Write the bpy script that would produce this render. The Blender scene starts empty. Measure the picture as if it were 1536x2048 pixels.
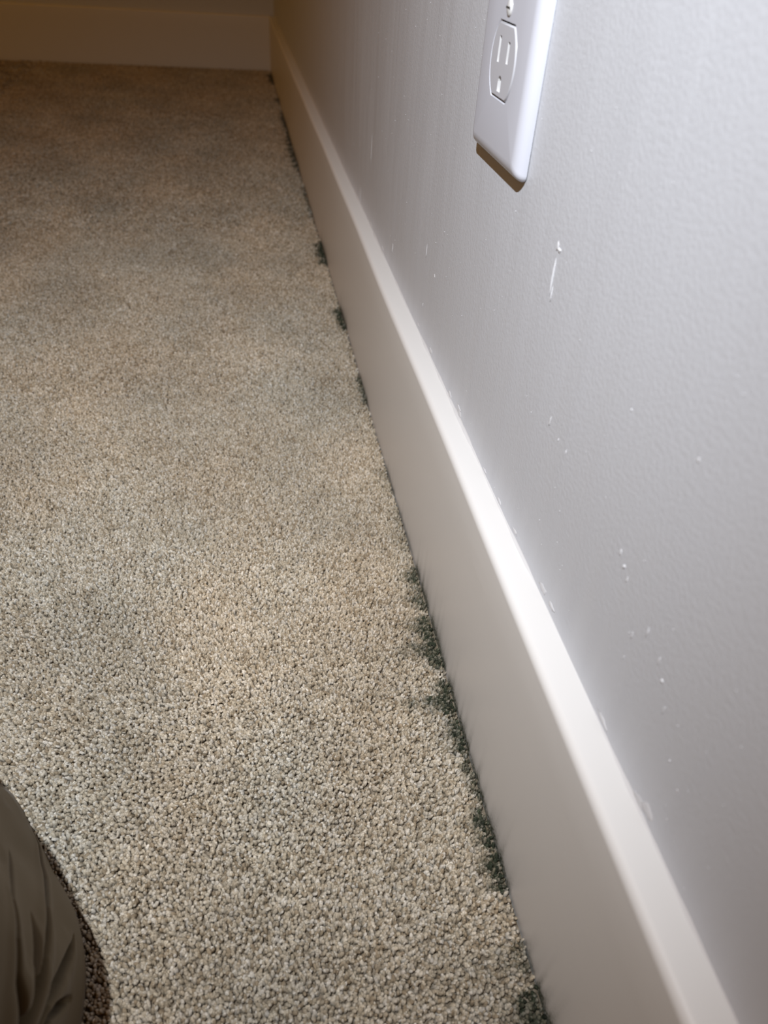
import bpy, bmesh, math, random
import numpy as np
from mathutils import Matrix, Vector

# ------------------------------------------------------------------ camera
sc = bpy.context.scene
col = sc.collection
FPX = 1480.76
CAM = (-0.12411, 0.11779, 0.36249)
FWD = Vector((0.16842711, 0.75929297, -0.62857497))
UPV = Vector((0.05977959, 0.62864296, 0.77539308))
RGT = Vector((0.98389975, -0.16817317, 0.06049029))
cd = bpy.data.cameras.new('camera')
cam = bpy.data.objects.new('camera', cd); col.objects.link(cam)
m = Matrix.Identity(4)
for i in range(3):
    m[i][0], m[i][1], m[i][2], m[i][3] = RGT[i], UPV[i], -FWD[i], CAM[i]
cam.matrix_world = m
cd.sensor_fit = 'VERTICAL'; cd.sensor_height = 36.0; cd.sensor_width = 27.0
cd.lens = FPX / 2048 * 36.0
cd.clip_start = 0.01
cd.dof.use_dof = True; cd.dof.focus_distance = 0.43; cd.dof.aperture_fstop = 10.5
sc.camera = cam

# ------------------------------------------------------------------ light
w = bpy.data.worlds.new('world'); sc.world = w; w.use_nodes = True
bg = w.node_tree.nodes['Background']
bg.inputs[0].default_value = (1.0, 0.43, 0.055, 1); bg.inputs[1].default_value = 0.205   # dim warm room light

TORCH = Vector((-0.240, 0.130, 0.693))                  # hand torch held above the phone
AIM = Vector((-0.118, 0.683, 0.0))
TCOL = (0.95, 0.995, 1.05)
def torch(name, kind, power, half=None):
    ld = bpy.data.lights.new(name, kind); ld.energy = power; ld.color = TCOL; ld.shadow_soft_size = 0.003
    if kind == 'SPOT':
        ld.spot_size = math.radians(2 * half); ld.spot_blend = 1.0
    o = bpy.data.objects.new(name, ld); col.objects.link(o); o.location = TORCH
    o.rotation_euler = (AIM - TORCH).to_track_quat('-Z', 'Y').to_euler()
torch('torch_hotspot', 'SPOT', 19.7, 43.6)
torch('torch_corona', 'SPOT', 3.0, 59)
torch('torch_spill', 'POINT', 0.3)

vs = sc.view_settings
vs.view_transform = 'Standard'; vs.look = 'None'; vs.gamma = 1.0; vs.exposure = 0.0
vs.use_curve_mapping = False
sc.cycles.diffuse_bounces = 1; sc.cycles.glossy_bounces = 2

# ------------------------------------------------------------------ helpers
T, H, L, YP, ZP = 0.01458, 0.126, 2.517, 0.4812, 0.3343     # baseboard thickness, height, far end; outlet centre
rng = np.random.default_rng(7); random.seed(7)
PB = -0.008                                                   # level of the carpet backing

def mesh_obj(name, verts, faces, mat, parent=None, smooth=False):
    me = bpy.data.meshes.new(name)
    me.from_pydata([tuple(map(float, v)) for v in verts], [], [tuple(map(int, f)) for f in faces])
    me.validate(); me.update()
    if smooth: me.polygons.foreach_set('use_smooth', [True] * len(me.polygons))
    o = bpy.data.objects.new(name, me); col.objects.link(o)
    if mat: me.materials.append(mat)
    if parent: o.parent = parent
    return o
def bm_obj(name, bm, mat, parent=None, smooth=False):
    me = bpy.data.meshes.new(name); bm.to_mesh(me); bm.free()
    if smooth: me.polygons.foreach_set('use_smooth', [True] * len(me.polygons))
    o = bpy.data.objects.new(name, me); col.objects.link(o)
    if mat: me.materials.append(mat)
    if parent: o.parent = parent
    return o
def tag(o, label=None, cat=None, group=None, kind=None):
    if label: o['label'] = label
    if cat: o['category'] = cat
    if group: o['group'] = group
    if kind: o['kind'] = kind
    return o
def grid_faces(n, k):
    a = np.arange(n - 1)[:, None] * k + np.arange(k - 1)[None, :]
    a = a.ravel(); return np.stack([a, a + 1, a + k + 1, a + k], 1)
def fnoise(seed, n=9, fmin=2.0, fmax=30.0):
    """smooth 2-D noise as a sum of random waves"""
    r = np.random.default_rng(seed)
    f = np.exp(r.uniform(math.log(fmin), math.log(fmax), n)); a = r.uniform(0, 2 * np.pi, n); ph = r.uniform(0, 2 * np.pi, n)
    amp = (f / fmin) ** -0.6; amp /= np.sqrt((amp ** 2).sum() / 2)
    return lambda x, y: sum(amp[i] * np.sin(2 * np.pi * f[i] * (np.cos(a[i]) * x + np.sin(a[i]) * y) + ph[i]) for i in range(n))

def mat(name, color, rough=0.5, spec=0.5):
    m_ = bpy.data.materials.new(name); m_.use_nodes = True
    b = m_.node_tree.nodes['Principled BSDF']
    b.inputs['Base Color'].default_value = (*color, 1); b.inputs['Roughness'].default_value = rough
    b.inputs['Specular IOR Level'].default_value = spec
    return m_, m_.node_tree, b
def N(nt, t, **kw):
    n = nt.nodes.new(t)
    for k, v in kw.items():
        if k in n.inputs: n.inputs[k].default_value = v
        else: setattr(n, k, v)
    return n

# ------------------------------------------------------------------ materials
WALLC = (0.66, 0.685, 0.735)
m_wall, nt, b = mat('wall_paint', WALLC, 0.42, 0.5)
tc = N(nt, 'ShaderNodeNewGeometry')
n1 = N(nt, 'ShaderNodeTexNoise', Scale=520.0, Detail=3.0); nt.links.new(tc.outputs['Position'], n1.inputs['Vector'])
mp = N(nt, 'ShaderNodeMapping'); mp.inputs['Scale'].default_value = (1, 1, 0.09); nt.links.new(tc.outputs['Position'], mp.inputs['Vector'])
n2 = N(nt, 'ShaderNodeTexNoise', Scale=75.0, Detail=4.0); nt.links.new(mp.outputs['Vector'], n2.inputs['Vector'])
ad = N(nt, 'ShaderNodeMath', operation='MULTIPLY_ADD'); ad.inputs[1].default_value = 1.3
nt.links.new(n2.outputs['Fac'], ad.inputs[0]); nt.links.new(n1.outputs['Fac'], ad.inputs[2])
bp = N(nt, 'ShaderNodeBump', Strength=0.16, Distance=0.0012); nt.links.new(ad.outputs[0], bp.inputs['Height']); nt.links.new(bp.outputs[0], b.inputs['Normal'])
rp = N(nt, 'ShaderNodeMapRange'); rp.inputs['From Min'].default_value = 0.35; rp.inputs['From Max'].default_value = 0.65
rp.inputs['To Min'].default_value = 0.36; rp.inputs['To Max'].default_value = 0.5
nt.links.new(n2.outputs['Fac'], rp.inputs['Value']); nt.links.new(rp.outputs[0], b.inputs['Roughness'])

m_mark, *_ = mat('raised_paint', (0.72, 0.73, 0.76), 0.38)
m_caulk, *_ = mat('caulk', (0.72, 0.72, 0.73), 0.4)

m_trim, nt, b = mat('trim_paint', (0.80, 0.79, 0.775), 0.38, 0.5)
tc = N(nt, 'ShaderNodeNewGeometry')
mp = N(nt, 'ShaderNodeMapping'); mp.inputs['Scale'].default_value = (1, 0.15, 1); nt.links.new(tc.outputs['Position'], mp.inputs['Vector'])
n1 = N(nt, 'ShaderNodeTexNoise', Scale=160.0, Detail=3.0); nt.links.new(mp.outputs['Vector'], n1.inputs['Vector'])
bp = N(nt, 'ShaderNodeBump', Strength=0.12, Distance=0.0006); nt.links.new(n1.outputs['Fac'], bp.inputs['Height']); nt.links.new(bp.outputs[0], b.inputs['Normal'])
at = N(nt, 'ShaderNodeAttribute', attribute_name='stain')
n3 = N(nt, 'ShaderNodeTexNoise', Scale=900.0, Detail=4.0); nt.links.new(tc.outputs['Position'], n3.inputs['Vector'])
mr = N(nt, 'ShaderNodeMapRange'); mr.inputs['From Min'].default_value = 0.3; mr.inputs['From Max'].default_value = 0.62
mr.inputs['To Min'].default_value = 0.45; mr.inputs['To Max'].default_value = 1.25
nt.links.new(n3.outputs['Fac'], mr.inputs['Value'])
mu = N(nt, 'ShaderNodeMath', operation='MULTIPLY', use_clamp=True)
nt.links.new(at.outputs['Fac'], mu.inputs[0]); nt.links.new(mr.outputs[0], mu.inputs[1])
mx = N(nt, 'ShaderNodeMix', data_type='RGBA'); mx.inputs[6].default_value = (0.80, 0.79, 0.775, 1); mx.inputs[7].default_value = (0.075, 0.085, 0.055, 1)
nt.links.new(mu.outputs[0], mx.inputs[0]); nt.links.new(mx.outputs[2], b.inputs['Base Color'])

m_plate, *_ = mat('white_plastic', (0.69, 0.715, 0.80), 0.25, 0.5)
m_face, *_ = mat('white_plastic_face', (0.63, 0.645, 0.70), 0.3, 0.5)
m_hole, *_ = mat('slot_plastic', (0.80, 0.80, 0.81), 0.4)
m_box, *_ = mat('dark_gap', (0.06, 0.055, 0.05), 0.7)
m_screw, *_ = mat('painted_screw', (0.78, 0.79, 0.80), 0.22)

m_back, nt, b = mat('carpet_backing', (0.24, 0.19, 0.14), 0.95, 0.1)
tc = N(nt, 'ShaderNodeNewGeometry')
n1 = N(nt, 'ShaderNodeTexNoise', Scale=400.0, Detail=3.0); nt.links.new(tc.outputs['Position'], n1.inputs['Vector'])
cr = N(nt, 'ShaderNodeValToRGB'); cr.color_ramp.elements[0].color = (0.20, 0.16, 0.115, 1); cr.color_ramp.elements[1].color = (0.34, 0.28, 0.21, 1)
cr.color_ramp.elements[0].position = 0.35; cr.color_ramp.elements[1].position = 0.65
nt.links.new(n1.outputs['Fac'], cr.inputs[0]); nt.links.new(cr.outputs[0], b.inputs['Base Color'])

def yarn_material(name, atype):
    m_, nt, b = mat(name, (0.4, 0.35, 0.28), 0.75, 0.25)
    at = N(nt, 'ShaderNodeAttribute', attribute_name='tuft_col', attribute_type=atype)
    tc = N(nt, 'ShaderNodeNewGeometry')
    n1 = N(nt, 'ShaderNodeTexNoise', Scale=1500.0, Detail=2.0); nt.links.new(tc.outputs['Position'], n1.inputs['Vector'])
    mr = N(nt, 'ShaderNodeMapRange'); mr.inputs['From Min'].default_value = 0.3; mr.inputs['From Max'].default_value = 0.7
    mr.inputs['To Min'].default_value = 0.72; mr.inputs['To Max'].default_value = 1.25
    nt.links.new(n1.outputs['Fac'], mr.inputs['Value'])
    vm = N(nt, 'ShaderNodeVectorMath', operation='SCALE')
    nt.links.new(at.outputs['Color'], vm.inputs[0]); nt.links.new(mr.outputs[0], vm.inputs['Scale'])
    nt.links.new(vm.outputs[0], b.inputs['Base Color'])
    return m_
m_yarn = yarn_material('carpet_yarn', 'INSTANCER')
m_mould = yarn_material('mouldy_yarn', 'GEOMETRY')

m_cloth, nt, b = mat('olive_fabric', (0.105, 0.074, 0.034), 0.55, 0.25)
b.inputs['Sheen Weight'].default_value = 0.15
tc = N(nt, 'ShaderNodeNewGeometry')
n1 = N(nt, 'ShaderNodeTexNoise', Scale=2200.0, Detail=2.0); nt.links.new(tc.outputs['Position'], n1.inputs['Vector'])
bp = N(nt, 'ShaderNodeBump', Strength=0.1, Distance=0.0003); nt.links.new(n1.outputs['Fac'], bp.inputs['Height']); nt.links.new(bp.outputs[0], b.inputs['Normal'])

# ------------------------------------------------------------------ setting: floor and walls
ZB = -0.0040
floor = mesh_obj('floor', [(-3, -1.2, ZB), (0.02, -1.2, ZB), (0.02, L + .03, ZB), (-3, L + .03, ZB)], [(0, 1, 2, 3)], m_back)
tag(floor, 'floor covered in beige cut-pile carpet', 'floor', kind='structure')

wn = fnoise(3, 10, 1.5, 14)
def wall_x(y, z):
    ridge = 0.0005 / (1 + np.exp(-(y - 0.398 - 0.02 * (z - .25)) / 0.007)) - 0.0005 * np.clip((y - .40) / .35, 0, 1)
    flat = 1 - .8 * np.exp(-((y - YP) / .09) ** 4 - ((z - ZP) / .13) ** 4)
    return -0.00035 * flat * np.clip(wn(y, z * .6), -2, 2) * np.exp(-((y - .6) / .8) ** 2) + ridge * np.exp(-((z - .22) / .06) ** 2)
ys = np.concatenate([np.arange(-1.2, .1, .1), np.arange(.1, 1.2, .003), np.arange(1.2, L + .04, .03)])
zs = np.concatenate([np.arange(PB, .62, .01), np.arange(.62, 2.45, .1)])
YY, ZZ = np.meshgrid(ys, zs, indexing='ij')
XX = wall_x(YY, ZZ)

V = np.stack([XX, YY, ZZ], -1).reshape(-1, 3)
wall_right = mesh_obj('wall_right', V, grid_faces(len(ys), len(zs)), m_wall, smooth=True)
tag(wall_right, 'grey painted drywall rising on the right side', 'wall', kind='structure')
yw = L + T
wall_far = mesh_obj('wall_far', [(-3, yw, PB), (0.0, yw, PB), (0.0, yw, 2.4), (-3, yw, 2.4), (-3, yw + .1, PB), (0, yw + .1, PB), (0, yw + .1, 2.4), (-3, yw + .1, 2.4)],
                    [(0, 1, 2, 3), (5, 4, 7, 6), (3, 2, 6, 7)], m_wall)
tag(wall_far, 'shadowed painted wall across the far end', 'wall', kind='structure')

# mould along the right-hand carpet edge: (y centre, half length, reach from the board, strength)
def edge_y(py):      # y on the board's foot from the picture row (camera solved above)
    px = 545 + 0.2911 * (py - 145)
    d = RGT * ((px - 768) / FPX) - UPV * ((py - 1024) / FPX) + FWD
    return CAM[1] - CAM[2] / d.z * d.y
PATCH = []           # name key, row range, reach in metres, strength
for key, r0, r1, reach, st in [
    ('a', 148, 170, .010, .9), ('b', 196, 206, .007, .8), ('c', 222, 345, .006, .85), ('d', 370, 440, .004, .5), ('e', 482, 530, .005, 1.0),
    ('f', 612, 660, .006, 1.0), ('g', 745, 815, .003, .62), ('h', 930, 990, .006, .35), ('i', 1010, 1110, .005, .3),
    ('j', 1130, 1225, .006, .75), ('k', 1228, 1340, .0135, .95), ('l', 1355, 1425, .0155, .95), ('m', 1432, 1505, .009, 1.15),
    ('n', 1505, 1605, .0035, .9), ('o', 1605, 1700, .006, 1.05), ('p', 1700, 1780, .007, 1.05), ('q', 1880, 1950, .010, .5), ('r', 1965, 2070, .006, 1.05)]:
    y0, y1 = edge_y(r1), edge_y(r0)
    PATCH.append((key, (y0 + y1) / 2, (y1 - y0) / 2, reach, st))
mn = fnoise(11, 14, 25, 260); mn2 = fnoise(12, 10, 60, 500)
def mould(x, y):
    """0..1 stain and the index of the patch it belongs to"""
    d = np.maximum(-T - x, 0)
    best = np.zeros_like(x); idx = np.full(x.shape, -1)
    for i, (k, yc, hl, reach, st) in enumerate(PATCH):
        u = np.abs(y - yc) / hl
        prof = np.clip(1.25 - u ** 2, 0, 1)
        rch = (reach + .0025) * (0.4 + 0.6 * prof) * (1 + 0.28 * mn(x * .4, y))
        v = 1.1 * st * np.clip(prof * 1.6, 0, 1) * np.exp(-(d / np.maximum(rch, 1e-4)) ** 2 * .9)
        idx = np.where(v > best, i, idx); best = np.maximum(best, v)
    return np.clip(best * (1 + 0.22 * mn2(x, y)), 0, 1), idx

# baseboards
def board_profile():
    r = 0.0038
    zsl = [PB, 0, .0015, .003, .005, .008, .012, .02, .04, .07, .10, H - r]
    pr = [(-T, z) for z in zsl]
    for a in np.linspace(0, np.pi / 2, 9)[1:]:
        pr.append((-T + r - r * math.cos(a), H - r + r * math.sin(a)))
    pr += [(-.006, H + .0001), (0.002, H + .0002)]
    return pr
pr = board_profile()
ys = np.concatenate([np.arange(-1.2, .12, .05), np.arange(.12, 1.2, .0025), np.arange(1.2, L + .0001, .008), [L + .004]])
bw = fnoise(21, 6, 1.0, 5)
V = []; ST = []
for y in ys:
    dx = 0.0004 * float(bw(y, 0.0))
    for x, z in pr:
        V.append((x + (dx if x < -.004 else 0), y, z))
Va = np.array(V)
mv, _ = mould(np.full(len(Va), -T - .0005), Va[:, 1])
hs = 0.0013 + 0.0021 * np.clip(1 + .6 * mn2(Va[:, 1], Va[:, 1] * 0 + .3), .1, 2)
ST = np.clip((0.18 + 0.95 * mv) * np.exp(-np.maximum(Va[:, 2], 0) / (hs * (0.6 + 0.9 * mv))), 0, 1)
baseboard_right = mesh_obj('baseboard_right', V, grid_faces(len(ys), len(pr))[:, ::-1], m_trim, smooth=True)
tag(baseboard_right, 'white painted baseboard running along the right wall', 'baseboard', kind='structure')
a_ = baseboard_right.data.attributes.new('stain', 'FLOAT', 'POINT'); a_.data.foreach_set('value', ST.astype(np.float32))
xs = np.concatenate([np.arange(-3, -.9, .1), np.arange(-.9, -.005, .02), [-.008]])
V = [(x, L + T + px_, z) for x in xs for px_, z in pr]
baseboard_far = mesh_obj('baseboard_far', V, grid_faces(len(xs), len(pr)), m_trim, smooth=True)
tag(baseboard_far, 'white painted baseboard across the far end', 'baseboard', kind='structure')
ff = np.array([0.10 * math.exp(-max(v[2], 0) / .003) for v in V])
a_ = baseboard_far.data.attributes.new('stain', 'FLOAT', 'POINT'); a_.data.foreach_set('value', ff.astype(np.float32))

# uneven bead of caulk between ledge and wall
cn = fnoise(31, 12, 8, 120)
ys = np.arange(.12, L, .0025); cs = []
for y in ys:
    s = 0.0011 * (1 + 0.35 * float(cn(y, .1))); s = max(s, .0003)
    wx = float(wall_x(np.array(y), np.array(H)))
    for q in np.linspace(0, np.pi / 2, 5):
        e = s * (1 - .45 * math.sin(2 * q))
        cs.append((wx - e * math.cos(q) + .0004, y, H + .0002 + e * math.sin(q) * 1.3))
caulk = mesh_obj('caulk_bead', cs, grid_faces(len(ys), 5)[:, ::-1], m_caulk, baseboard_right, smooth=True)

# raised paint marks, drips and specks on the right wall
def blob(name, y, z, ly, lz, th, seed, lean=0.0):
    r = np.random.default_rng(seed); n, k = 14, 4
    V = [(-th, 0, 0)]; F = []
    jag = 1 + .3 * r.standard_normal(n)
    for j in range(1, k + 1):
        q = j / k
        for i in range(n):
            a = 2 * np.pi * i / n; jj = 1 + (max(.35, jag[i]) - 1) * q
            yy, zz = ly * q * jj * math.cos(a), lz * q * jj * math.sin(a)
            V.append((-th * (1 - q ** 2) - .00002 + (.0006 if j == k else 0), yy + lean * zz, zz))
    for i in range(n): F.append((0, 1 + i, 1 + (i + 1) % n))
    for j in range(k - 1):
        for i in range(n):
            a, b_ = 1 + j * n + i, 1 + j * n + (i + 1) % n
            F.append((a, a + n, b_ + n, b_))
    wx = float(wall_x(np.array(y), np.array(z)))
    V = [(v[0] + wx, v[1] + y, v[2] + z) for v in V]
    o = mesh_obj(name, V, [f[::-1] for f in F], m_mark, wall_right, smooth=True)
    return o
def wall_at(px, py):
    d = RGT * ((px - 768) / FPX) - UPV * ((py - 1024) / FPX) + FWD
    s = -CAM[0] / d.x
    return CAM[1] + s * d.y, CAM[2] + s * d.z
for i, (px, py, ly, lz, th) in enumerate([
        (1104, 548, .0004, .0075, .0007), (1113, 492, .0010, .0022, .0005), (1117, 500, .0016, .0008, .0008), (1100, 590, .0003, .004, .0004),
        (1247, 1133, .0008, .0010, .0010), (1240, 1105, .0006, .0016, .0006), (1252, 1160, .0005, .0018, .0004), (1293, 1265, .0005, .0022, .0005),
        (1262, 1270, .0004, .0018, .0004), (1316, 1322, .0005, .0022, .0006), (1322, 1362, .0007, .0008, .0008), (1245, 1315, .0004, .0014, .0004),
        (1325, 1420, .0004, .0022, .0004), (1098, 843, .0006, .0028, .0005), (1115, 880, .0004, .0008, .0006), (1130, 905, .0005, .0014, .0005),
        (785, 495, .0014, .0045, .0006), (852, 503, .0005, .0050, .0004), (868, 552, .0016, .0016, .0005), (845, 610, .0005, .0022, .0004),
        (1262, 820, .0004, .0006, .0006), (1395, 920, .0008, .0010, .0004), (1337, 1522, .0005, .0007, .0006), (1352, 1582, .0005, .0009, .0005),
        (742, 300, .0006, .016, .0003), (720, 400, .0005, .02, .0003)]):
    y, z = wall_at(px, py)
    blob('paint_mark', y, z, ly, lz, th * (.6 if i > 3 else .85), 100 + i, 0.04 if i in (0, 3) else 0.0)
# rough skim of paint just above the ledge
for i in range(16):
    y = random.uniform(.19, .85); z = H + .002 + random.uniform(.000, .004)
    blob('paint_mark', y, z, random.uniform(.002, .006), random.uniform(.0012, .003), random.uniform(.0002, .0005), 300 + i)
V = []; F = []
for i in range(420):
    y = .2 + 1.0 * random.random() ** 1.5; z = random.uniform(H + .004, .46); s = random.choice([.00016, .0002, .00026, .00034])
    if abs(y - YP) < .04 and abs(z - ZP) < .06: continue
    wx = float(wall_x(np.array(y), np.array(z))); b0 = len(V)
    V += [(wx + s, y - s, z - s), (wx + s, y + s, z - s), (wx + s, y + s, z + s), (wx + s, y - s, z + s), (wx - s * 1.3, y, z)]
    F += [(b0 + 1, b0, b0 + 4), (b0 + 2, b0 + 1, b0 + 4), (b0 + 3, b0 + 2, b0 + 4), (b0, b0 + 3, b0 + 4)]
specks = tag(mesh_obj('dust_specks', V, F, m_mark, wall_right), kind='stuff')

# ------------------------------------------------------------------ carpet pile
def tuft_mesh(name, seed, sides=6, rings=6):
    r = np.random.default_rng(seed)
    h = 0.0078; bend = r.uniform(.0006, .0022); ang = r.uniform(0, 2 * np.pi); curl = r.uniform(-1.6, 1.6); hook = r.uniform(.0, .0011)
    rad0 = r.uniform(.00086, .00108)
    pts = []
    for k in range(rings):
        t = k / (rings - 1)
        a = ang + curl * t
        pts.append(np.array([bend * t ** 1.6 * math.cos(a), bend * t ** 1.6 * math.sin(a), PB + h * (t - .0) - hook * max(0, t - .6) / .4 * (t)]))
    V = []; F = []
    for k in range(rings):
        t = k / (rings - 1)
        rr = rad0 * [0.7, .85, 1.02, 1.18, 1.16, .68][k]
        d = pts[min(k + 1, rings - 1)] - pts[max(k - 1, 0)]; d /= np.linalg.norm(d)
        s1 = np.cross(d, [0, 1, .1]); s1 /= np.linalg.norm(s1); s2 = np.cross(d, s1)
        for i in range(sides):
            a = 2 * np.pi * i / sides + 1.1 * t * 2
            e = rr * (1 + .22 * math.cos(2 * a + 3 * t))
            V.append(pts[k] + e * (math.cos(a) * s1 + math.sin(a) * s2))
    for k in range(rings - 1):
        for i in range(sides):
            j = (i + 1) % sides
            F.append((k * sides + i, k * sides + j, (k + 1) * sides + j, (k + 1) * sides + i))
    V.append(pts[-1] + np.array([0, 0, rad0 * .45])); tip = len(V) - 1
    for i in range(sides): F.append(((rings - 1) * sides + i, (rings - 1) * sides + (i + 1) % sides, tip))
    return np.array(V), F
NV = 10
variants = [tuft_mesh('tuft', 40 + i) for i in range(NV)]
vcol = bpy.data.collections.new('carpet_tuft_shapes')
for i, (V, F) in enumerate(variants):
    me = bpy.data.meshes.new('carpet_tuft'); me.from_pydata([tuple(map(float, v)) for v in V], [], F); me.update()
    me.polygons.foreach_set('use_smooth', [True] * len(me.polygons)); me.materials.append(m_yarn)
    vcol.objects.link(bpy.data.objects.new('carpet_tuft', me))

def jitter(x0, x1, y0, y1, s):
    nx, ny = int((x1 - x0) / s), int((y1 - y0) / s)
    gx, gy = np.meshgrid(np.arange(nx), np.arange(ny), indexing='ij')
    x = x0 + (gx + .5 + .5 * (gy % 2) + rng.uniform(-.42, .42, gx.shape)) * s
    y = y0 + (gy + .5 + rng.uniform(-.42, .42, gx.shape)) * s
    return np.stack([x.ravel(), y.ravel()], 1)
XE = -T - .0007
parts = []
def block(x0, x1, y0, y1, s, scale):
    p = jitter(x0, x1, y0, y1, s); parts.append(np.concatenate([p, np.full((len(p), 1), scale)], 1))
block(-.36, XE, .12, .75, .00142, .85)
block(-.46, XE, .75, 1.2, .0018, 1.05)
block(-.62, XE, 1.2, L - .001, .0027, 1.5)
block(-.62, -.46, .75, 1.2, .0030, 1.5)
block(-.62, -.36, .12, .75, .0030, 1.5)
block(-1.5, -.62, -.4, L - .001, .0048, 2.4)
block(-.62, XE, -.4, .12, .0040, 2.0)
P = np.concatenate(parts)
P = P[(P[:, 0] < XE) & (P[:, 1] < L - .001)]
n = len(P)
# colour of every tuft: ivory, beige and tan yarns with cloudy shading of the nap
cl = fnoise(51, 14, 3, 45); cl2 = fnoise(52, 10, 3, 30); nap = fnoise(53, 8, 1.5, 12); nap2 = fnoise(54, 8, 1.5, 12)
pal = np.array([[.59, .525, .425], [.51, .44, .335], [.43, .36, .262], [.335, .265, .18], [.65, .595, .51]])
pick = rng.choice(5, n, p=[.28, .27, .22, .13, .10])
C = pal[pick] * (1 + .10 * rng.standard_normal((n, 1)))
C *= (1 + .06 * np.clip(cl(P[:, 0], P[:, 1]), -2, 2))[:, None]
C *= 1 + np.outer(.02 * np.clip(cl2(P[:, 0], P[:, 1]), -2, 2), [1, .0, -1])
mv, mi = mould(P[:, 0], P[:, 1])
MD = np.array([.043, .050, .032])
C = np.clip(C, .02, .9)
stain = np.clip(mv * (0.6 + .7 * rng.random(n)), 0, 1)[:, None]
C = C * (1 - stain) + (MD * (1 + .3 * rng.standard_normal((n, 1)))) * stain
C = np.clip(C, .012, .9)
tilt = 0.16
far_nap = 1 / (1 + np.exp(-(P[:, 1] - (1.33 + .68 * P[:, 0] + .02 * np.sin(P[:, 0] * 31))) / .014)) * np.clip((-.08 - P[:, 0]) / .12, 0, 1)   # brushed the other way beyond a nap line
lean_x = rng.normal(0, tilt, n) + .11 * nap(P[:, 0], P[:, 1]) - .42 * far_nap + .10
lean_y = rng.normal(0, tilt, n) + .11 * nap2(P[:, 0], P[:, 1])
yaw = rng.uniform(0, 2 * np.pi, n)
scl = np.stack([P[:, 2] * rng.uniform(.85, 1.2, n)] * 2 + [rng.uniform(.86, 1.06, n)], 1)
edge = np.clip((-T - P[:, 0]) / .004, 0, 1)
lean_x *= 0.3 + .7 * edge; lean_y *= 0.3 + .7 * edge
cx_, sx_, cy_, sy_, cz_, sz_ = np.cos(lean_x), np.sin(lean_x), np.cos(lean_y), np.sin(lean_y), np.cos(yaw), np.sin(yaw)
RM = np.empty((n, 3, 3))                        # lean after the random turn, so the nap has a direction
RM[:, 0] = np.stack([cy_ * cz_, -cy_ * sz_, sy_], 1)
RM[:, 1] = np.stack([cx_ * sz_ + sx_ * sy_ * cz_, cx_ * cz_ - sx_ * sy_ * sz_, -sx_ * cy_], 1)
RM[:, 2] = np.stack([sx_ * sz_ - cx_ * sy_ * cz_, sx_ * cz_ + cx_ * sy_ * sz_, cx_ * cy_], 1)
rot = np.stack([np.arctan2(RM[:, 2, 1], RM[:, 2, 2]), np.arcsin(np.clip(-RM[:, 2, 0], -1, 1)), np.arctan2(RM[:, 1, 0], RM[:, 0, 0])], 1)
scl[:, :2] *= (0.8 + .2 * edge)[:, None]
moldy = mv > .42

me = bpy.data.meshes.new('carpet_pile')
K = ~moldy
# the tuft shapes hang below z=0, so points sit at 0 and scale keeps the root near the backing
me.from_pydata([(float(a), float(b_), 0.0) for a, b_ in P[K, :2]], [], [])
for nm, ty, dat, fld in (('tuft_rot', 'FLOAT_VECTOR', rot[K], 'vector'), ('tuft_scale', 'FLOAT_VECTOR', scl[K], 'vector'),
                         ('tuft_col', 'FLOAT_COLOR', np.concatenate([C[K], np.ones((K.sum(), 1))], 1), 'color')):
    a_ = me.attributes.new(nm, ty, 'POINT'); a_.data.foreach_set(fld, dat.astype(np.float32).ravel())
pile = bpy.data.objects.new('carpet_pile', me); col.objects.link(pile); pile.parent = floor; pile['kind'] = 'stuff'
pile['label'] = 'beige and ivory cut-pile carpet tufts'
me.materials.append(m_yarn)
ng = bpy.data.node_groups.new('grow_tufts', 'GeometryNodeTree')
ng.interface.new_socket('Geometry', in_out='INPUT', socket_type='NodeSocketGeometry')
ng.interface.new_socket('Geometry', in_out='OUTPUT', socket_type='NodeSocketGeometry')
gi = ng.nodes.new('NodeGroupInput'); go = ng.nodes.new('NodeGroupOutput')
m2p = ng.nodes.new('GeometryNodeMeshToPoints')
iop = ng.nodes.new('GeometryNodeInstanceOnPoints'); ci = ng.nodes.new('GeometryNodeCollectionInfo')
ci.inputs['Collection'].default_value = vcol; ci.inputs['Separate Children'].default_value = True; ci.inputs['Reset Children'].default_value = True
def named(nm):
    q = ng.nodes.new('GeometryNodeInputNamedAttribute'); q.data_type = 'FLOAT_VECTOR'; q.inputs['Name'].default_value = nm; return q
na, nb = named('tuft_rot'), named('tuft_scale')
e2r = ng.nodes.new('FunctionNodeEulerToRotation')
lk = ng.links.new
lk(gi.outputs[0], m2p.inputs['Mesh']); lk(m2p.outputs['Points'], iop.inputs['Points']); lk(ci.outputs[0], iop.inputs['Instance'])
iop.inputs['Pick Instance'].default_value = True
lk(na.outputs['Attribute'], e2r.inputs[0]); lk(e2r.outputs[0], iop.inputs['Rotation']); lk(nb.outputs['Attribute'], iop.inputs['Scale'])
lk(iop.outputs[0], go.inputs[0])
md = pile.modifiers.new('grow_tufts', 'NODES'); md.node_group = ng

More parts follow.
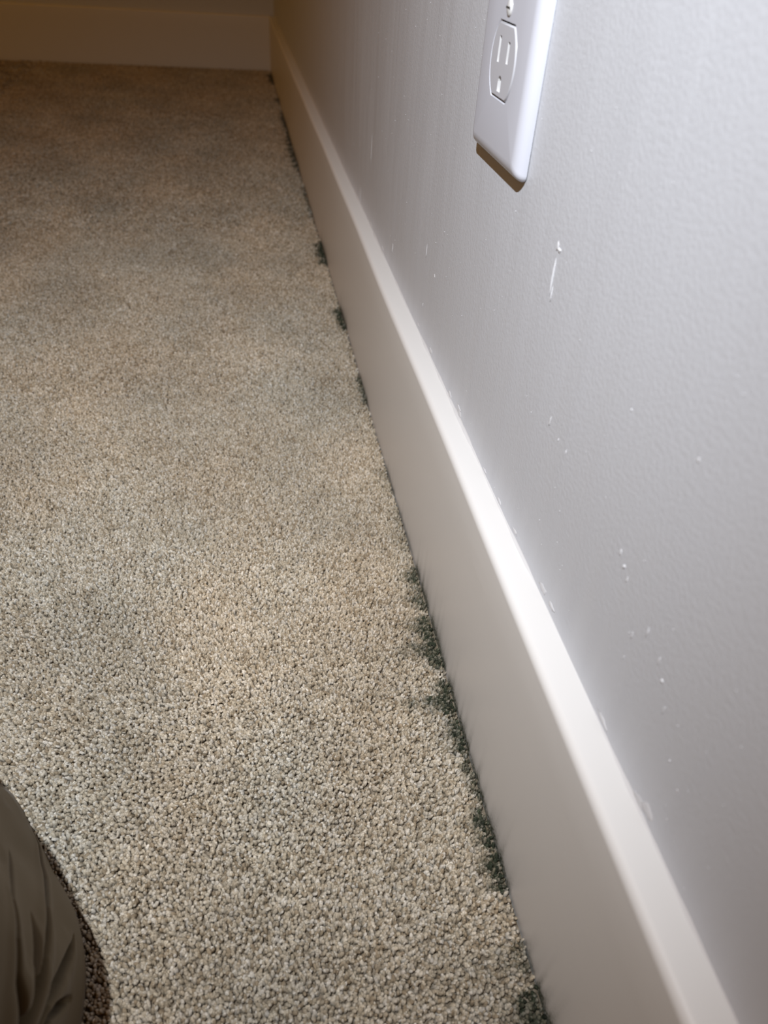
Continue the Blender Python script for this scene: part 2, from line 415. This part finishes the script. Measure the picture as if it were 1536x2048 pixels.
# mould patches: the stained tufts themselves plus a dark fuzz over them
LAB = {
 'a': 'tiny dark mould spot in the far corner of the carpet', 'b': 'very small dark mould speck second from the far corner',
 'c': 'long thin black mould line at the far end of the carpet edge', 'd': 'faint thin mould trace between the long far line and short far streak',
 'e': 'short black mould streak beside the far third of the long baseboard', 'f': 'compact dark green mould blotch just nearer than the short black far streak',
 'g': 'thin grey mould trace midway along the right carpet edge', 'j': 'dark mould streak just beyond the widest mould stains',
 'k': 'wide dark green mould stain, farther of the two widest ones', 'l': 'wide olive green mould stain, nearer of the two widest ones',
 'm': 'blackest mould blotch hugging the baseboard just below the wide stains', 'n': 'hair-thin dark mould line below the blackest blotch',
 'o': 'narrow black mould streak on the near carpet edge', 'p': 'near black mould blotch above the clean stretch of carpet edge',
 'q': 'pale grey-green mould haze on the near carpet edge', 'r': 'long black mould streak at the bottom of the picture'}
for i, (key, yc, hl, reach, st) in enumerate(PATCH):
    sel = np.where(moldy & (mi == i))[0]
    if len(sel) == 0 or key not in LAB:
        continue
    root = bpy.data.objects.new('mould_patch', None); col.objects.link(root); root.empty_display_size = .01
    root.location = (-T, yc, 0)
    tag(root, LAB[key], 'mould', 'mould patches along the carpet edge')
    o_ = np.array([-T, yc, 0.0])
    V = []; F = []; CC = []; V2 = []; F2 = []; C2 = []
    for s in sel:
        tv, tf = variants[int(rng.integers(NV))]
        q = (tv * scl[s]) @ RM[s].T + np.array([P[s, 0], P[s, 1], 0]) - o_
        b0 = len(V); V += list(q); CC += [C[s]] * len(q)
        F += [tuple(b0 + j for j in f) for f in tf]
        for _ in range(7):                               # fine mould filaments
            fx = min(P[s, 0] + rng.normal(0, .0009), XE + .0004) + T; fy = P[s, 1] + rng.normal(0, .0009) - yc
            hgt = rng.uniform(.0008, .0026); wd = .00009 * P[s, 2]; aa = rng.uniform(0, np.pi)
            lx, ly = rng.normal(0, .0006, 2)
            b0 = len(V2); z0 = -.0012
            V2 += [(fx - wd * math.cos(aa), fy - wd * math.sin(aa), z0), (fx + wd * math.cos(aa), fy + wd * math.sin(aa), z0),
                   (fx - wd * math.sin(aa), fy + wd * math.cos(aa), z0), (min(fx + lx, -.0001), fy + ly, z0 + hgt)]
            F2 += [(b0, b0 + 1, b0 + 3), (b0 + 1, b0 + 2, b0 + 3), (b0 + 2, b0, b0 + 3)]
            C2 += [MD * rng.uniform(.6, 1.6) * np.array([.95, 1.05, .9])] * 4
    for nm, v_, f_, c_ in (('stained_tufts', V, F, CC), ('mould_fuzz', V2, F2, C2)):
        o = mesh_obj(nm, v_, f_, m_mould, root, smooth=True); o['kind'] = 'stuff'
        a_ = o.data.attributes.new('tuft_col', 'FLOAT_COLOR', 'POINT')
        a_.data.foreach_set('color', np.concatenate([np.array(c_), np.ones((len(c_), 1))], 1).astype(np.float32).ravel())

# ------------------------------------------------------------------ electrical outlet
outlet = bpy.data.objects.new('electrical_outlet', None); col.objects.link(outlet)
outlet.location = (0, YP, ZP); outlet.empty_display_size = .03
tag(outlet, 'white duplex electrical outlet with cover plate on the grey wall', 'outlet')
def P3(u, v, wd): return (-wd, u, v)          # u along the wall, v up, wd out of the wall (local)
def rrect(hw, hh, r, n=6):
    pts = []
    for cx, cy, a0 in ((hw - r, hh - r, 0), (-hw + r, hh - r, 90), (-hw + r, -hh + r, 180), (hw - r, -hh + r, 270)):
        for k in range(n):
            a = math.radians(a0 + 90 * k / (n - 1)); pts.append((cx + r * math.cos(a), cy + r * math.sin(a)))
    return pts
def dshape(R_, fl, cv, n=14):
    a = math.asin(fl / R_); pts = []
    for k in range(n): t = -a + 2 * a * k / (n - 1); pts.append((R_ * math.cos(t), cv + R_ * math.sin(t)))
    for k in range(n): t = math.pi - a + 2 * a * k / (n - 1); pts.append((R_ * math.cos(t), cv + R_ * math.sin(t)))
    return pts
def ring(bm, pts, wd): return [bm.verts.new(P3(u, v, wd)) for u, v in pts]
def bridge(bm, a, b_):
    k = len(a)
    for i in range(k):
        try: bm.faces.new((a[i], a[(i + 1) % k], b_[(i + 1) % k], b_[i]))
        except ValueError: pass
def fill(bm, loops):
    es = []
    for lp in loops:
        for i in range(len(lp)):
            e = bm.edges.get((lp[i], lp[(i + 1) % len(lp)])) or bm.edges.new((lp[i], lp[(i + 1) % len(lp)]))
            es.append(e)
    bmesh.ops.triangle_fill(bm, use_beauty=True, edges=es)
HW, HH, TH = .0375, .0604, .0060
bm = bmesh.new()
prof = [(0, 0.0), (0, .0012), (.0004, .0024), (.0011, .0036), (.0021, .0046), (.0033, .0053), (.0047, .0058), (.0065, TH)]
rings = [ring(bm, rrect(HW - i_, HH - i_, max(.0030 - i_ * .2, .0012)), wd) for i_, wd in prof]
for a, b_ in zip(rings, rings[1:]): bridge(bm, a, b_)
holes = []
for cv in (.0198, -.0198):
    h0 = ring(bm, dshape(.01840, .01490, cv), TH); h1 = ring(bm, dshape(.01775, .01450, cv), TH - .0007); h2 = ring(bm, dshape(.01775, .01450, cv), .0005)
    bridge(bm, h0, h1); bridge(bm, h1, h2); holes.append(h0)
sh = [(.0021 * math.cos(2 * math.pi * k / 16), .0021 * math.sin(2 * math.pi * k / 16)) for k in range(16)]
s0 = ring(bm, [(u * 1.75, v * 1.75) for u, v in sh], TH); s1 = ring(bm, [(u * 1.05, v * 1.05) for u, v in sh], TH - .0014); bridge(bm, s0, s1); holes.append(s0)
s2 = ring(bm, [(u * 1.05, v * 1.05) for u, v in sh], .0005); bridge(bm, s1, s2)
fill(bm, [rings[-1]] + holes)
bmesh.ops.recalc_face_normals(bm, faces=bm.faces)
plate = bm_obj('cover_plate', bm, m_plate, outlet)
plate.data.polygons.foreach_set('use_smooth', [True] * len(plate.data.polygons))
plate.data.set_sharp_from_angle(angle=math.radians(34))
bx = bmesh.new(); r0 = ring(bx, rrect(HW - .004, HH - .004, .002), .0004); bx.faces.new(r0)
bm_obj('mounting_gap', bx, m_box, outlet)
for cv in (.0198, -.0198):
    bm = bmesh.new(); fw = TH + .0002
    o0 = ring(bm, dshape(.01715, .01375, cv), fw - .0003); o1 = ring(bm, dshape(.01735, .01405, cv), fw - .0008); o2 = ring(bm, dshape(.01735, .01405, cv), .0008)
    ot = ring(bm, dshape(.01680, .01340, cv), fw)
    bridge(bm, ot, o0); bridge(bm, o0, o1); bridge(bm, o1, o2)
    # slots: tall neutral, shorter hot, ground with an arched top
    def rect(u, v, hw, hh): return [(u + hw, v + hh), (u - hw, v + hh), (u - hw, v - hh), (u + hw, v - hh)]
    g = [(.0024 * math.cos(t), cv - .0083 + .0005 + .0024 * math.sin(t) * 1.0) for t in np.linspace(0, math.pi, 9)] + [(-.0024, cv - .0118), (.0024, cv - .0118)]
    shapes = [rect(.00635, cv + .0040, .0014, .0050), rect(-.00635, cv + .0040, .0014, .0041), g]
    lo = [ring(bm, s, fw) for s in shapes]
    li = [ring(bm, s, fw - .0042) for s in shapes]
    fill(bm, [ot] + lo)
    bmesh.ops.recalc_face_normals(bm, faces=bm.faces)
    face = bm_obj('receptacle', bm, m_face, outlet)
    face.data.polygons.foreach_set('use_smooth', [True] * len(face.data.polygons)); face.data.set_sharp_from_angle(angle=math.radians(30))
    for nm, s in zip(('slot', 'slot', 'ground_hole'), shapes):
        b2 = bmesh.new(); q0 = ring(b2, s, fw - .00002); q1 = ring(b2, s, fw - .0034); bridge(b2, q0, q1); b2.faces.new(q1)
        bmesh.ops.recalc_face_normals(b2, faces=b2.faces); bmesh.ops.reverse_faces(b2, faces=b2.faces)
        bm_obj(nm, b2, m_hole, face)
bm = bmesh.new()
rs = [ring(bm, [(u * k * 1.62, v * k * 1.62) for u, v in sh], wd) for k, wd in ((1, TH - .0006), (1, TH + .0001), (.8, TH + .0006), (.35, TH + .0009))]
for a, b_ in zip(rs, rs[1:]): bridge(bm, a, b_)
bm.faces.new(rs[-1]); bmesh.ops.recalc_face_normals(bm, faces=bm.faces)
scr = bm_obj('screw', bm, m_screw, outlet, smooth=True)
bm = bmesh.new(); q = ring(bm, [(-.0026, -.0004), (.0026, -.0004), (.0026, .0004), (-.0026, .0004)], TH + .00093); bm.faces.new(q)
bm_obj('screw_slot', bm, m_box, scr)

# ------------------------------------------------------------------ gathered cloth at the lower left
TH_ = np.radians([-180, -90, -45, -5.6, 2.9, 13.6, 27.7, 41.5, 57.8, 75, 100, 140, 180])
RR_ = np.array([.12, .122, .124, .1222, .1212, .1180, .1130, .1155, .125, .127, .126, .122, .12])
ths = np.linspace(-np.pi, np.pi, 721); rr0 = np.interp(ths, TH_, RR_)
ker = np.exp(-.5 * (np.arange(-12, 13) / 5) ** 2); ker /= ker.sum(); rr0 = np.convolve(np.pad(rr0, 12, mode='wrap'), ker, 'valid')
FOLD = [  # (angle in degrees, height, half width, depth)
 [(26, .070, .0006, .000), (9.5, .107, .0012, .004), (2.3, .109, .0016, .007), (-3.3, .103, .0018, .008), (-9, .091, .0020, .009), (-14, .078, .002, .009)],
 [(9.5, .083, .0008, .000), (4.1, .084, .0022, .0035), (0, .085, .0025, .005), (-3.1, .085, .0025, .006)],
 [(40, .004, .0008, .003), (34, .012, .0009, .004), (22.3, .035, .0011, .006), (13.2, .058, .0013, .009), (8.2, .066, .0018, .012), (2.2, .075, .0022, .012), (-2.7, .078, .0026, .013), (-6.2, .082, .0034, .014), (-9.5, .085, .0040, .014), (-14, .075, .003, .01)],
 [(9.5, .022, .0007, .000), (6.5, .029, .0016, .006), (4.9, .034, .0022, .008), (.4, .049, .0028, .010), (-3.9, .063, .0026, .010), (-6.7, .067, .0024, .010), (-9.5, .071, .0024, .010)],
 [(-2.6, .026, .0012, .001), (-4.2, .040, .0022, .007), (-5.8, .053, .0022, .008), (-7.7, .059, .0022, .008), (-12, .066, .0022, .008)]]
tt = np.concatenate([np.radians(np.arange(-180, -20, 1.25)), np.radians(np.arange(-20, 62, .26)), np.radians(np.arange(62, 180, 1.25))])
zz = np.concatenate([np.arange(-.003, .135, .0007), np.arange(.135, .25, .006), [.254, .257, .2587, .2595]])
TT, ZZ = np.meshgrid(tt, zz, indexing='ij')
s = np.clip(ZZ / .15, 0, 1); q = np.clip((ZZ - .15) / .11, 0, 1); scq = np.sqrt(np.clip(1 - q ** 2.2, 0, 1))
cy = .25 - .036 * s - .02 * q
kx = (1 + .02 * s + .01 * np.sin(np.pi * s)) * scq; ky = (1 - .122 * s) * scq
R0 = np.interp(TT, ths, rr0)
fw_ = fnoise(71, 8, 4, 30)
disp = .0011 * fw_(TT * .12, ZZ) + np.clip((np.abs(TT - .3) - .6) / .25, 0, 1) * (.0030 * np.sin(TT * 19 + 26 * ZZ + 2.2 * np.sin(TT * 5)) + .0018 * np.sin(TT * 31 - 40 * ZZ + 1.7 * np.sin(TT * 3))) + np.clip((ZZ - .14) / .05, 0, 1) * .0016 * np.sin(TT * 13 + 35 * ZZ + 2 * np.sin(TT * 4))
arc = .118
for f in FOLD:
    f = np.array(f); pa = np.radians(f[:, 0]) * arc; pz = f[:, 1]
    bestd = np.full(TT.shape, 9.); bw_ = np.full(TT.shape, .001); bd = np.zeros(TT.shape)
    for i in range(len(f) - 1):
        ax, az, ex, ez = pa[i], pz[i], pa[i + 1] - pa[i], pz[i + 1] - pz[i]
        t = np.clip(((TT * arc - ax) * ex + (ZZ - az) * ez) / (ex * ex + ez * ez), 0, 1)
        dd = np.hypot(TT * arc - ax - t * ex, ZZ - az - t * ez)
        up = dd < bestd
        bestd = np.where(up, dd, bestd); bw_ = np.where(up, f[i, 2] + t * (f[i + 1, 2] - f[i, 2]), bw_); bd = np.where(up, f[i, 3] + t * (f[i + 1, 3] - f[i, 3]), bd)
    disp += -bd * np.exp(-(bestd / (1.05 * bw_)) ** 4) + .12 * bd * np.exp(-.5 * ((bestd - 2.6 * bw_) / (1.6 * bw_)) ** 2)
RD = R0 + np.maximum(np.where(disp < -.002, (disp + .002) * 3.2 - .002, disp), -.042) * np.clip((ZZ + .004) / .012, 0.25, 1)
VX = -.33 + RD * np.cos(TT) * kx; VY = cy + RD * np.sin(TT) * ky
V = np.stack([VX, VY, ZZ], -1).reshape(-1, 3)
n_, k_ = len(tt), len(zz)
F = [tuple(f) for f in grid_faces(n_, k_)[:, ::-1]]
F += [((n_ - 1) * k_ + j + 1, (n_ - 1) * k_ + j, j, j + 1)[::-1] for j in range(k_ - 1)]
cap = [i * k_ + k_ - 1 for i in range(n_)]
V = list(V) + [(-.33, .194, .2600)]
F += [(cap[i], cap[(i + 1) % n_], len(V) - 1) for i in range(n_)]
cloth = mesh_obj('gathered_cloth', V, F, m_cloth, smooth=True)
bmx = bmesh.new(); bmx.from_mesh(cloth.data); bmesh.ops.recalc_face_normals(bmx, faces=bmx.faces); bmx.to_mesh(cloth.data); bmx.free()
tag(cloth, 'dark olive-brown cloth with deep fanned folds resting on the carpet', 'cloth')
